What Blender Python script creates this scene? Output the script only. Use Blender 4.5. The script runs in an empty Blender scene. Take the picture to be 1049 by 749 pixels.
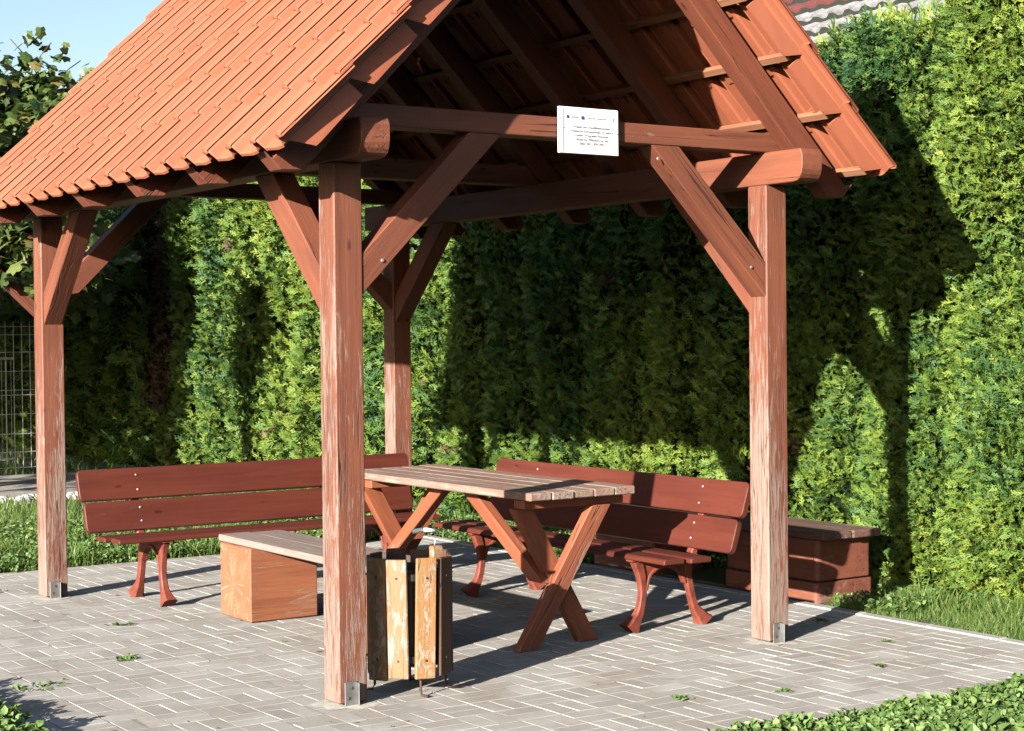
import bpy, bmesh, math, random
import numpy as np
from mathutils import Vector, Matrix, Euler
random.seed(7); RNG = np.random.default_rng(11)
S = bpy.context.scene
COL = S.collection
# ------------------------------------------------------------------ camera
W, D, H, PS = 2.6275, 3.9425, 2.3512, 0.14       # outer frame of the gazebo, plate underside, post size
cam_d = bpy.data.cameras.new('camera'); cam = bpy.data.objects.new('camera', cam_d); COL.objects.link(cam)
yaw, pitch, roll = 0.5931, -0.018, -0.0101
f = Vector((math.sin(yaw)*math.cos(pitch), math.cos(yaw)*math.cos(pitch), math.sin(pitch)))
r0 = Vector((math.cos(yaw), -math.sin(yaw), 0)); u0 = r0.cross(f)
rr = r0*math.cos(roll)+u0*math.sin(roll); uu = -r0*math.sin(roll)+u0*math.cos(roll)
M = Matrix((rr, uu, -f)).transposed().to_4x4(); M.translation = Vector((-3.4697, -6.5049, 1.5996))
cam.matrix_world = M
cam_d.sensor_width = 36; cam_d.lens = 1749.3/1049*36; cam_d.clip_end = 2000; cam_d.clip_start = .05
S.camera = cam
# ------------------------------------------------------------------ light
AZ, EL = math.radians(24.0), math.radians(16.8)
L = Vector((math.cos(EL)*math.cos(AZ), math.cos(EL)*math.sin(AZ), -math.sin(EL)))
sun_d = bpy.data.lights.new('sun', 'SUN'); sun = bpy.data.objects.new('sun', sun_d); COL.objects.link(sun)
sun.rotation_euler = L.to_track_quat('-Z', 'Y').to_euler(); sun.location = (-10, -5, 12)
sun_d.energy = 5.0; sun_d.angle = math.radians(.5); sun_d.color = (1, .93, .83)
wld = bpy.data.worlds.new('World'); S.world = wld; wld.use_nodes = True
wn = wld.node_tree; bg = wn.nodes['Background']
sk = wn.nodes.new('ShaderNodeTexSky'); sk.sky_type = 'NISHITA'; sk.sun_disc = False
sk.sun_elevation = EL; sk.sun_rotation = math.atan2(-L.x, -L.y); sk.air_density = 1.0; sk.dust_density = 1.0; sk.ozone_density = 1.0
wn.links.new(sk.outputs[0], bg.inputs[0]); bg.inputs[1].default_value = 0.05
S.view_settings.view_transform = 'Standard'; S.view_settings.look = 'None'; S.view_settings.gamma = 1
S.view_settings.exposure = 2.05
K = .56                                          # dark real-world stains; the photograph is exposed for the shade
S.cycles.max_bounces = 6; S.cycles.diffuse_bounces = 0; S.cycles.glossy_bounces = 2
S.cycles.transmission_bounces = 4; S.cycles.transparent_max_bounces = 6

# ------------------------------------------------------------------ node helpers
def newmat(name):
    m = bpy.data.materials.new(name); m.use_nodes = True
    nt = m.node_tree; return m, nt, nt.nodes['Principled BSDF']
class N:
    def __init__(s, nt): s.nt = nt
    def n(s, t, **k):
        o = s.nt.nodes.new(t)
        for a, b in k.items(): setattr(o, a, b)
        return o
    def l(s, a, b): s.nt.links.new(a, b)
    def attr(s, name): return s.n('ShaderNodeAttribute', attribute_name=name)
    def mul(s, v, vec):
        o = s.n('ShaderNodeVectorMath', operation='MULTIPLY'); s.l(v, o.inputs[0]); o.inputs[1].default_value = vec; return o.outputs[0]
    def noise(s, v, scale=1, detail=4, rough=.6, dist=0):
        o = s.n('ShaderNodeTexNoise'); o.inputs['Scale'].default_value = scale; o.inputs['Detail'].default_value = detail
        o.inputs['Roughness'].default_value = rough; o.inputs['Distortion'].default_value = dist
        if v is not None: s.l(v, o.inputs['Vector'])
        return o.outputs['Fac']
    def ramp(s, v, stops, interp='LINEAR'):
        o = s.n('ShaderNodeValToRGB'); cr = o.color_ramp; cr.interpolation = interp
        while len(cr.elements) < len(stops): cr.elements.new(.5)
        for e, (p, c) in zip(cr.elements, stops):
            e.position = p; e.color = (c, c, c, 1) if not hasattr(c, '__len__') else (*c, 1)
        s.l(v, o.inputs[0]); return o.outputs[0]
    def mix(s, fac, a, b, mode='MIX'):
        o = s.n('ShaderNodeMix', data_type='RGBA', blend_type=mode)
        for sock, v in ((o.inputs[0], fac), (o.inputs[6], a), (o.inputs[7], b)):
            if hasattr(v, 'default_value') or hasattr(v, 'is_linked'): s.l(v, sock)
            elif hasattr(v, '__len__'): sock.default_value = (*v, 1)
            else: sock.default_value = v
        return o.outputs[2]
    def math(s, op, a, b=0, c=None):
        o = s.n('ShaderNodeMath', operation=op); o.use_clamp = False
        for i, v in enumerate((a, b, c)):
            if v is None: continue
            if hasattr(v, 'is_linked'): s.l(v, o.inputs[i])
            else: o.inputs[i].default_value = v
        return o.outputs[0]
    def bump(s, h, strength=.3, dist=.01, bsdf=None):
        o = s.n('ShaderNodeBump'); o.inputs['Strength'].default_value = strength; o.inputs['Distance'].default_value = dist
        s.l(h, o.inputs['Height'])
        if bsdf: s.l(o.outputs[0], bsdf.inputs['Normal'])
        return o.outputs[0]

def wood(name, base, dark, bare=(.42, .34, .29), wear=0.0, wear_low=0.0, side=0.0, low_h=1.5, rough=.6, grain=1.0, knots=True, spec=.35, wscale=1.0, chip=3.2, crack=.8):
    """stained timber; 'gco' attribute: z runs along the grain; 'wside' marks the weather side of a post"""
    base, dark, bare = [tuple(x*K for x in v) for v in (base, dark, bare)]
    m, nt, b = newmat(name); q = N(nt)
    g = q.attr('gco').outputs['Vector']
    fine = q.noise(q.mul(g, (90, 90, 3.5)), 1, 5, .65)
    med = q.noise(q.mul(g, (14, 14, 1.1)), 1, 4, .6, .6)
    big = q.noise(q.mul(g, (3, 3, 1.6)), 1, 3, .5)
    c = q.mix(q.ramp(med, [(.36, 0), (.62, 1)]), dark, base)
    c = q.mix(q.math('MULTIPLY', q.ramp(fine, [(.35, 0), (.7, 1)]), .3*grain), c, tuple(x*.55 for x in dark))
    c = q.mix(q.math('MULTIPLY', q.ramp(big, [(.3, 0), (.75, 1)]), .35), c, tuple(min(1, x*1.35) for x in base))
    if knots:
        v = q.n('ShaderNodeTexVoronoi'); v.inputs['Scale'].default_value = 1; q.l(q.mul(g, (7, 7, 2.6)), v.inputs['Vector'])
        k = q.ramp(v.outputs['Distance'], [(.04, 1), (.09, 0)])
        c = q.mix(q.math('MULTIPLY', k, .8), c, tuple(x*.35 for x in dark))
    ck = q.ramp(q.noise(q.mul(g, (20, 20, .8)), 1, 2, .5, .3), [(.488, 0), (.5, 1), (.512, 0)])
    ckm = q.ramp(q.noise(q.mul(g, (5, 5, .9)), 1, 2), [(.50, 0), (.60, 1)])
    ck = q.math('MULTIPLY', ck, ckm)
    # flaking: long scratches and chips
    w1 = q.noise(q.mul(g, (26*wscale, 26*wscale, chip*wscale)), 1, 6, .7, .8)
    w2 = q.noise(q.mul(g, (7, 7, 1.2)), 1, 3, .5)
    sep = q.n('ShaderNodeSeparateXYZ'); tc = q.n('ShaderNodeTexCoord'); q.l(tc.outputs['Object'], sep.inputs[0])
    low = q.n('ShaderNodeMapRange'); q.l(sep.outputs[2], low.inputs[0]); low.inputs[1].default_value = low_h; low.inputs[2].default_value = 0.0
    low.inputs[3].default_value = 0; low.inputs[4].default_value = wear_low
    amt = q.math('ADD', low.outputs[0], wear)
    ws = q.attr('wside').outputs['Fac']
    amt = q.math('ADD', amt, q.math('MULTIPLY', ws, side))
    h = q.math('ADD', q.math('MULTIPLY', w1, .65), q.math('MULTIPLY', w2, .35))
    d = q.math('ADD', h, q.math('MULTIPLY', amt, .30))
    mask = q.ramp(d, [(.585, 0), (.66, .9)])
    thin = q.ramp(q.noise(q.mul(g, (130, 130, 6)), 1, 3, .6), [(.62, 0), (.70, 1)])
    mask = q.math('MAXIMUM', mask, q.math('MULTIPLY', thin, q.math('MINIMUM', .75, q.math('MAXIMUM', 0, q.math('ADD', .12, q.math('MULTIPLY', amt, 1.5))))))
    barec = q.mix(q.ramp(fine, [(.3, 0), (.7, 1)]), tuple(x*.55 for x in bare), bare)
    c = q.mix(q.math('MULTIPLY', mask, .8), c, barec)
    c = q.mix(q.math('MULTIPLY', ck, crack), c, tuple(x*.2 for x in dark))
    q.l(c, b.inputs['Base Color'])
    b.inputs['Roughness'].default_value = rough; b.inputs['Specular IOR Level'].default_value = spec
    hh = q.math('ADD', q.math('MULTIPLY', fine, .6), q.math('ADD', q.math('MULTIPLY', mask, -.5), q.math('MULTIPLY', ck, -1.8*crack)))
    q.bump(hh, .7, .004, b)
    return m
def plain(name, col, rough=.6, metal=0, var=.25, scale=12, bump=.15, spec=.5):
    col = tuple(x*K for x in col)
    m, nt, b = newmat(name); q = N(nt)
    tc = q.n('ShaderNodeTexCoord'); n1 = q.noise(tc.outputs['Object'], scale, 6, .65)
    q.l(q.mix(q.ramp(n1, [(.3, 0), (.7, 1)]), tuple(x*(1-var) for x in col), tuple(min(1, x*(1+var)) for x in col)), b.inputs['Base Color'])
    b.inputs['Roughness'].default_value = rough; b.inputs['Metallic'].default_value = metal; b.inputs['Specular IOR Level'].default_value = spec
    q.bump(q.noise(tc.outputs['Object'], scale*5, 4, .6), bump, .004, b); return m
def leafmat(name, cols, rough=.55, trans=.25, spec=.3):
    """leaf: per-leaf random value in attribute 'rnd'"""
    m, nt, b = newmat(name); q = N(nt)
    a = q.attr('rnd').outputs['Fac']
    c = q.ramp(a, [(i/(len(cols)-1), x) for i, x in enumerate(cols)])
    q.l(c, b.inputs['Base Color']); b.inputs['Roughness'].default_value = rough; b.inputs['Specular IOR Level'].default_value = spec
    t = q.n('ShaderNodeBsdfTranslucent'); mx = q.n('ShaderNodeMixShader'); mx.inputs[0].default_value = trans
    q.l(q.mix(.2, c, (.18, .26, .03), 'MIX'), t.inputs[0])
    q.l(b.outputs[0], mx.inputs[1]); q.l(t.outputs[0], mx.inputs[2]); q.l(mx.outputs[0], nt.nodes['Material Output'].inputs[0])
    return m

# timber colours
M_POST = wood('post_stain', (.26, .088, .048), (.165, .054, .031), bare=(.44, .36, .31), wear=-.04, wear_low=.56, side=.22, low_h=2.0, wscale=2.7, chip=2.2)
M_BEAM = wood('beam_stain', (.265, .086, .046), (.16, .050, .029), wear=-.15, bare=(.55, .40, .32))
M_RAFT = wood('rafter_stain', (.24, .072, .038), (.15, .043, .025), wear=-.4)
M_BATT = wood('batten_stain', (.38, .18, .10), (.28, .11, .06), wear=-.1)
M_BOARD = wood('bench_board', (.135, .033, .021), (.098, .023, .015), wear=-.17, bare=(.5, .28, .2), knots=True, rough=.5, grain=.8, crack=0, spec=.2)
M_IRON = plain('painted_iron', (.225, .052, .032), .6, 0, .45, 14, .5, .3)
M_TOP = wood('table_top', (.34, .21, .16), (.24, .13, .10), bare=(.50, .42, .36), wear=.34, knots=False, rough=.75)
M_TLEG = wood('table_leg', (.36, .108, .05), (.22, .062, .03), bare=(.50, .33, .25), wear=-.02, wear_low=.35, low_h=.6)
M_BLOCK = wood('block_stain', (.36, .13, .062), (.25, .082, .04), bare=(.48, .30, .2), wear=.1)
M_PLANK = wood('grey_plank', (.34, .26, .23), (.24, .18, .16), bare=(.50, .44, .40), wear=.1, rough=.8)
M_DPLANK = wood('brown_plank', (.20, .11, .085), (.14, .07, .05), bare=(.38, .28, .24), wear=.2, rough=.75)
M_BOX = wood('box_paint', (.25, .082, .048), (.19, .058, .036), bare=(.38, .27, .22), wear=-.12, wear_low=.34, low_h=.35, knots=False)
M_SLAT_O = wood('slat_ochre', (.42, .22, .085), (.32, .15, .055), bare=(.62, .55, .47), wear=.22, knots=False, wscale=1.3, chip=13)
M_SLAT_W = wood('slat_white', (.31, .165, .075), (.24, .12, .05), bare=(.52, .50, .46), wear=.42, knots=False, wscale=1.0, chip=9)
M_SLAT_D = wood('slat_brown', (.16, .075, .045), (.09, .045, .03), bare=(.6, .5, .42), wear=-.2, knots=False)
M_BLACK = plain('black_metal', (.02, .02, .02), .5, .3)
M_GALV = plain('galvanised', (.55, .56, .56), .38, .9, .2, 30, .1)
M_RUST = plain('rusty_steel', (.10, .06, .045), .7, .4)
M_SIGN = plain('sign_enamel', (1.35, 1.35, 1.35), .35, 0, .03, 3, .01)
M_INK = plain('ink', (.30, .30, .32), .6, 0, .1)
M_INKB = plain('ink_blue', (.05, .07, .16), .6, 0, .1)
M_WIRE = plain('fence_wire', (1.3, 1.3, 1.25), .5, 0, .05)
M_BOLT = plain('bolt_head', (.45, .40, .38), .4, .6)
M_CONC = plain('concrete', (.42, .39, .36), .9, 0, .3, 14, .5)

# ------------------------------------------------------------------ mesh helpers
def mesh_obj(name, verts, faces, mat, parent=None, smooth=False, attrs=None):
    me = bpy.data.meshes.new(name); me.from_pydata([tuple(v) for v in verts], [], [tuple(x) for x in faces]); me.update()
    o = bpy.data.objects.new(name, me); COL.objects.link(o)
    if mat: me.materials.append(mat)
    if smooth: me.polygons.foreach_set('use_smooth', [True]*len(me.polygons))
    if attrs:
        for k, v in attrs.items():
            a = me.attributes.new(k, 'FLOAT', 'POINT'); a.data.foreach_set('value', np.asarray(v, dtype=np.float32))
    if parent: o.parent = parent
    return o
def fast_mesh(name, V, F, mat, parent=None, rnd=None, smooth=False):
    """V (n,3) float, F (m,k) int all faces with k corners"""
    me = bpy.data.meshes.new(name); k = F.shape[1]
    me.vertices.add(len(V)); me.vertices.foreach_set('co', V.astype(np.float32).ravel())
    me.loops.add(F.size); me.loops.foreach_set('vertex_index', F.astype(np.int32).ravel())
    me.polygons.add(len(F)); me.polygons.foreach_set('loop_start', np.arange(0, F.size, k, dtype=np.int32))
    me.polygons.foreach_set('loop_total', np.full(len(F), k, dtype=np.int32))
    me.polygons.foreach_set('use_smooth', np.full(len(F), smooth, dtype=bool))
    me.update(calc_edges=True)
    if rnd is not None:
        a = me.attributes.new('rnd', 'FLOAT', 'POINT'); a.data.foreach_set('value', rnd.astype(np.float32))
    me.materials.append(mat)
    o = bpy.data.objects.new(name, me); COL.objects.link(o)
    if parent: o.parent = parent
    return o
def tag(o, label=None, cat=None, group=None, kind=None):
    if label: o['label'] = label
    if cat: o['category'] = cat
    if group: o['group'] = group
    if kind: o['kind'] = kind
    return o
def thing(name, label, cat, loc=(0, 0, 0), rz=0, group=None):
    o = bpy.data.objects.new(name, None); COL.objects.link(o); o.location = loc; o.rotation_euler = (0, 0, rz)
    o.empty_display_size = .2
    return tag(o, label, cat, group)

def bm_obj(name, bm, mat, parent, smooth=False):
    me = bpy.data.meshes.new(name); bm.to_mesh(me); bm.free(); me.materials.append(mat)
    o = bpy.data.objects.new(name, me); COL.objects.link(o)
    if smooth: me.polygons.foreach_set('use_smooth', [True]*len(me.polygons))
    if parent: o.parent = parent
    return o
def set_gco(me, axis, wside=None):
    """grain coordinates: rotate so that 'axis' becomes z; random offset across the grain"""
    ax = Vector(axis).normalized(); t = Vector((0, 0, 1)) if abs(ax.z) < .8 else Vector((0, 1, 0))
    x = t.cross(ax).normalized(); y = ax.cross(x)
    n = len(me.vertices); co = np.empty(n*3, np.float32); me.vertices.foreach_get('co', co); co = co.reshape(-1, 3)
    R = np.array([x, y, ax]); g = co@R.T + np.array([random.uniform(-9, 9), random.uniform(-9, 9), 0 if abs(ax.z) > .9 else random.uniform(-9, 9)])
    a = me.attributes.new('gco', 'FLOAT_VECTOR', 'POINT'); a.data.foreach_set('vector', g.astype(np.float32).ravel())
    if wside:
        v = np.zeros(len(me.loops), np.float32)
        for p in me.polygons:
            w = 1.0 if p.normal.x < -.7 else 0.0
            for li in p.loop_indices: v[li] = w
        a = me.attributes.new('wside', 'FLOAT', 'CORNER'); a.data.foreach_set('value', v)
def prism(name, poly, axis, d0, d1, mat, parent=None, bev=.004, grain=None, wside=None, seg=1, warp=0):
    """extrude a 2D polygon along an axis. axis 'x': poly=(y,z); 'y': poly=(x,z); 'z': poly=(x,y)"""
    bm = bmesh.new()
    def P(a, b, d): return {'x': (d, a, b), 'y': (a, d, b), 'z': (a, b, d)}[axis]
    v0 = [bm.verts.new(P(a, b, d0)) for a, b in poly]; v1 = [bm.verts.new(P(a, b, d1)) for a, b in poly]
    n = len(poly)
    bm.faces.new(v0); bm.faces.new(v1[::-1])
    for i in range(n): bm.faces.new((v0[i], v1[i], v1[(i+1) % n], v0[(i+1) % n]))
    bmesh.ops.recalc_face_normals(bm, faces=bm.faces)
    if bev:
        bmesh.ops.bevel(bm, geom=[e for e in bm.edges if e.calc_face_angle(0) > .5], offset=bev, segments=seg, affect='EDGES', clamp_overlap=True)
    o = bm_obj(name, bm, mat, parent)
    set_gco(o.data, grain if grain else {'x': (1, 0, 0), 'y': (0, 1, 0), 'z': (0, 0, 1)}[axis], wside)
    return o
def box(name, x0, x1, y0, y1, z0, z1, mat, parent=None, bev=.004, grain='x', wside=None):
    return prism(name, [(x0, y0), (x1, y0), (x1, y1), (x0, y1)], 'z', z0, z1, mat, parent, bev,
                 {'x': (1, 0, 0), 'y': (0, 1, 0), 'z': (0, 0, 1)}[grain], wside)
def cyl(name, c, r, d, axis, mat, parent, seg=14):
    poly = [(c[{'x': 1, 'y': 0, 'z': 0}[axis]]+r*math.cos(2*math.pi*i/seg), c[{'x': 2, 'y': 2, 'z': 1}[axis]]+r*math.sin(2*math.pi*i/seg)) for i in range(seg)]
    k = {'x': 0, 'y': 1, 'z': 2}[axis]
    return prism(name, poly, axis, c[k]-d/2, c[k]+d/2, mat, parent, min(r*.25, .003))
def tube(name, pts, r, mat, parent=None, seg=8, radii=None):
    V, F = [], []; pts = [Vector(p) for p in pts]
    for i, p in enumerate(pts):
        t = (pts[min(i+1, len(pts)-1)]-pts[max(i-1, 0)]).normalized()
        a = t.cross(Vector((0, 0, 1)) if abs(t.z) < .9 else Vector((1, 0, 0))).normalized(); b = t.cross(a)
        q = radii[i] if radii else r
        for k in range(seg):
            an = 2*math.pi*k/seg; V.append(p+a*math.cos(an)*q+b*math.sin(an)*q)
    for i in range(len(pts)-1):
        for k in range(seg): F.append((i*seg+k, i*seg+(k+1) % seg, (i+1)*seg+(k+1) % seg, (i+1)*seg+k))
    F.append(tuple(range(seg))[::-1]); F.append(tuple((len(pts)-1)*seg+k for k in range(seg)))
    return mesh_obj(name, V, F, mat, parent, True)
def merge(objs, name):
    """join meshes given as objects into the first"""
    V = []; F = []
    for o in objs:
        b = len(V); V += [o.matrix_basis@v.co for v in o.data.vertices]; F += [tuple(i+b for i in p.vertices) for p in o.data.polygons]
    mat = objs[0].data.materials[0]; par = objs[0].parent
    for o in objs: bpy.data.objects.remove(o)
    return mesh_obj(name, V, F, mat, par)

# =================================================================== GROUND
def ground_material():
    m, nt, b = newmat('meadow'); q = N(nt); tc = q.n('ShaderNodeTexCoord')
    a = q.noise(tc.outputs['Object'], 1.3, 5, .6); c = q.noise(tc.outputs['Object'], 30, 6, .7)
    col = q.mix(q.ramp(a, [(.35, 0), (.65, 1)]), (.035, .055, .016), (.055, .085, .02))
    col = q.mix(q.ramp(c, [(.4, 0), (.6, .7)]), col, (.06, .05, .03))
    q.l(col, b.inputs['Base Color']); b.inputs['Roughness'].default_value = .95; q.bump(c, .6, .02, b); return m
M_GRD = ground_material()
tag(mesh_obj('ground', [(-400, -400, -.03), (400, -400, -.03), (400, 600, -.03), (-400, 600, -.03)], [(0, 1, 2, 3)], M_GRD), kind='structure')

PX0, PX1, PY0, PY1 = -1.25, 3.58, -1.62, 5.16
def paver_material():
    m, nt, b = newmat('paver_concrete'); q = N(nt); tc = q.n('ShaderNodeTexCoord')
    rn = q.attr('rnd').outputs['Fac']
    base = q.ramp(rn, [(0, (.25, .24, .225)), (.35, (.283, .272, .256)), (.7, (.302, .292, .276)), (1, (.325, .315, .30))])
    st = q.noise(tc.outputs['Object'], 2.2, 6, .62)
    base = q.mix(q.ramp(st, [(.40, 0), (.66, .75)]), base, (.20, .172, .148))
    sp = q.noise(tc.outputs['Object'], 160, 3, .7)
    base = q.mix(q.ramp(sp, [(.5, 0), (.72, .38)]), base, (.15, .135, .12))
    ef = q.noise(tc.outputs['Object'], 7, 5, .7)
    base = q.mix(q.ramp(ef, [(.55, 0), (.75, .4)]), base, (.36, .34, .315))
    q.l(base, b.inputs['Base Color']); b.inputs['Roughness'].default_value = .85; b.inputs['Specular IOR Level'].default_value = .3
    q.bump(q.math('ADD', sp, q.noise(tc.outputs['Object'], 35, 4)), .5, .0025, b); return m
M_PAV = paver_material()
def joint_material():
    m, nt, b = newmat('joint_sand'); q = N(nt); tc = q.n('ShaderNodeTexCoord')
    a = q.noise(tc.outputs['Object'], 3.1, 5, .6)
    q.l(q.mix(q.ramp(a, [(.40, 0), (.56, 1)]), (.15, .14, .125), (.285, .27, .248)), b.inputs['Base Color'])
    b.inputs['Roughness'].default_value = .95; q.bump(q.noise(tc.outputs['Object'], 90, 3), .6, .004, b); return m
def pavers():
    V = []; F = []; R = []; V2 = []
    def brick(x0, y0, x1, y1):
        x0, x1 = max(x0, PX0), min(x1, PX1-.085); y0, y1 = max(y0, PY0), min(y1, PY1)
        if x1-x0 < .03 or y1-y0 < .03: return
        g = .0027; c = .0011; zt = random.gauss(0, .0005); tx = random.gauss(0, .0009); ty = random.gauss(0, .0006)
        gg = g+abs(random.gauss(0, .0008)); a0, a1, b0, b1 = x0+gg, x1-gg, y0+gg, y1-gg
        b = len(V); rv = random.random()
        for (x, y, z) in ((a0, b0, -.02), (a1, b0, -.02), (a1, b1, -.02), (a0, b1, -.02),
                          (a0, b0, -c), (a1, b0, -c), (a1, b1, -c), (a0, b1, -c),
                          (a0+c, b0+c, 0), (a1-c, b0+c, 0), (a1-c, b1-c, 0), (a0+c, b1-c, 0)):
            V.append((x, y, z+zt+(tx if x > (a0+a1)/2 else -tx)+(ty if y > (b0+b1)/2 else -ty))); R.append(rv)
        for k in (0, 4):
            for i in range(4): F.append((b+k+i, b+k+(i+1) % 4, b+k+4+(i+1) % 4, b+k+4+i))
        F.append((b+8, b+9, b+10, b+11))
    s = .2
    nx = int((PX1-PX0)/s)+2; ny = int((PY1-PY0)/s)+2
    for i in range(nx):
        for j in range(ny):
            x, y = PX0-.06+i*s, PY0-.05+j*s
            if (i+j) % 2: brick(x, y, x+s/2, y+s); brick(x+s/2, y, x+s, y+s)
            else: brick(x, y, x+s, y+s/2); brick(x, y+s/2, x+s, y+s)
    # long border stones on the hedge side
    y = PY0
    while y < PY1:
        y2 = min(y+.5, PY1); n0 = len(V)
        x0, x1 = PX1-.08, PX1; b = len(V); zt = random.gauss(.000, .002)
        for (xx, yy, z) in ((x0, y+.003, -.04), (x1, y+.003, -.04), (x1, y2-.003, -.04), (x0, y2-.003, -.04), (x0, y+.003, 0), (x1, y+.003, 0), (x1, y2-.003, 0), (x0, y2-.003, 0),
                            (x0+.006, y+.009, .006), (x1-.006, y+.009, .006), (x1-.006, y2-.009, .006), (x0+.006, y2-.009, .006)):
            V.append((xx, yy, z+zt)); R.append(.35)
        for k in (0, 4):
            for i in range(4): F.append((b+k+i, b+k+(i+1) % 4, b+k+4+(i+1) % 4, b+k+4+i))
        F.append((b+8, b+9, b+10, b+11)); y = y2
    o = fast_mesh('paving', np.array(V), np.array(F), M_PAV, None, np.array(R)); tag(o, kind='structure')
    tag(mesh_obj('joint_bed', [(PX0-.0, PY0, -.0020), (PX1, PY0, -.0020), (PX1, PY1, -.0020), (PX0, PY1, -.0020)], [(0, 1, 2, 3)], joint_material()), kind='structure')
pavers()
# sandy mortar spilled round the feet of the three visible posts
def mortar(cx, cy, r, seed):
    rs = random.Random(seed); n = 22; V = [(cx, cy, .006)]; F = []
    for k in range(n):
        a = 2*math.pi*k/n; q = r*(1+rs.uniform(-.25, .3)); V.append((cx+math.cos(a)*q, cy+math.sin(a)*q*.9, .0012))
    for k in range(n):
        F.append((0, 1+k, 1+(k+1) % n))
    return V, F
mV = []; mF = []
for i, (x, y) in enumerate(((.07, .07), (W-.07, .07), (.07, D-.07), (W-.07, D-.07))):
    v, ff = mortar(x, y, .14, i); b = len(mV); mV += v; mF += [tuple(b+k for k in q) for q in ff]
tag(mesh_obj('mortar', mV, mF, plain('mortar', (.62, .57, .50), .95, 0, .3, 20, .6)), kind='structure')
# far gravel path and its cobble edge
tag(mesh_obj('path', [(-30, 10.35, -.012), (4.2, 10.35, -.012), (4.2, 13.7, -.012), (-30, 13.7, -.012)], [(0, 1, 2, 3)], plain('path_gravel', (.40, .37, .34), .95, 0, .3, 30, .6)), kind='structure')

# =================================================================== LEAFY STUFF
def scatter(proto_list, pos, Rm, scale, rnd):
    """proto: (V (n,3), F (m,4)). all protos same topology sizes are not required"""
    Vs = []; Fs = []; Rs = []; base = 0
    idx = RNG.integers(0, len(proto_list), len(pos))
    for k, (V, F) in enumerate(proto_list):
        m = idx == k; c = int(m.sum())
        if not c: continue
        P = np.einsum('nij,vj->nvi', Rm[m], V)*scale[m][:, None, None]+pos[m][:, None, :]
        Vs.append(P.reshape(-1, 3)); n = len(V)
        Fs.append((F[None]+(np.arange(c)*n)[:, None, None]).reshape(-1, F.shape[1])+base); base += c*n
        Rs.append(np.repeat(rnd[m], n))
    return np.concatenate(Vs), np.concatenate(Fs), np.concatenate(Rs)
def frames(d, up):
    """rotation matrices with columns x=side, y=direction, z=face normal; d (n,3) direction, up (n,3) approx normal"""
    d = d/np.linalg.norm(d, axis=1, keepdims=True)
    x = np.cross(d, up); x /= np.linalg.norm(x, axis=1, keepdims=True)+1e-9
    z = np.cross(x, d)
    return np.stack([x, d, z], axis=2)
def vnoise(p, seed, scale):
    """smooth 2D value noise; p (n,2)"""
    g = np.random.default_rng(seed).random((64, 64)); q = p*scale; i = np.floor(q).astype(int); t = q-i; t = t*t*(3-2*t)
    a = g[i[:, 0] % 64, i[:, 1] % 64]; b = g[(i[:, 0]+1) % 64, i[:, 1] % 64]; c = g[i[:, 0] % 64, (i[:, 1]+1) % 64]; e = g[(i[:, 0]+1) % 64, (i[:, 1]+1) % 64]
    return (a*(1-t[:, 0])+b*t[:, 0])*(1-t[:, 1])+(c*(1-t[:, 0])+e*t[:, 0])*t[:, 1]

def thuja_spray(rs, n=6):
    """flat scaly spray: stem with alternate branchlets, built of narrow quads, length 1 along y"""
    V = []; F = []
    def quad(a, b, w0, w1):
        a = np.array(a); b = np.array(b); t = b-a; s = np.array([t[1], -t[0], 0]); s /= np.linalg.norm(s)+1e-9
        k = len(V); V.extend([a-s*w0, a+s*w0, b+s*w1, b-s*w1]); F.append((k, k+1, k+2, k+3))
    def zz(y): return -.28*y*y
    quad((0, 0, 0), (.02, .55, zz(.55)), .05, .05); quad((.02, .55, zz(.55)), (0, 1, zz(1)), .05, .015)
    for i in range(n):
        y = .12+.72*i/(n-1); sd = 1 if i % 2 else -1; ln = .42*(1-.45*y)*rs.uniform(.8, 1.2)
        a = math.radians(rs.uniform(35, 55)); e = (sd*math.sin(a)*ln, y+math.cos(a)*ln, zz(y)+rs.uniform(-.10, .06))
        quad((0, y, zz(y)), e, .055, .03)
        mid = (e[0]*.5, (y+e[1])/2, (zz(y)+e[2])/2)
        quad(mid, (mid[0]+sd*.05, mid[1]+.18, mid[2]-.02), .04, .02)
    return np.array(V), np.array(F)
rs = random.Random(3)
SPRAYS = [thuja_spray(rs) for _ in range(6)]
HX = 4.62                               # mean plane of the hedge's face
def hedge_off(y, z):
    """how far the face bulges toward -x"""
    p = np.stack([y, z], 1)
    lobe = np.abs(np.sin(y*math.pi/.72+1.2*vnoise(p, 5, .8)))**.6
    o = .13*lobe+.12*vnoise(p, 1, 1.1)+.10*vnoise(p, 2, 3.1)+.07*vnoise(p, 3, 8.0)
    o = o-.10*np.clip((.5-z)/.5, 0, 1)            # pulls in at the foot
    return o
def hedge_top(y): 
    y = np.asarray(y, dtype=float)
    return 3.40+.10*np.sin(y*2.1)+.09*np.sin(y*5.3+1)+.18*np.clip((1.2-y)/1.5, 0, 1)-.10*np.clip((y-1.5)/1.0, 0, 1)
M_THUJA = leafmat('thuja_green', [(.011, .042, .019), (.030, .080, .023), (.074, .130, .020), (.125, .178, .024), (.185, .215, .038)], .6, .12, .25)
M_THUJB = leafmat('thuja_brown', [(.06, .04, .028), (.11, .075, .045)], .8, .05, .1)
M_TWIG = plain('hedge_wood', (.014, .024, .010), .95, 0, .5, 25, .8, spec=0)
hedge = thing('thuja_hedge', 'tall clipped green thuja hedge running behind the gazebo to the fence', 'hedge', (0, 0, 0))
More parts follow.
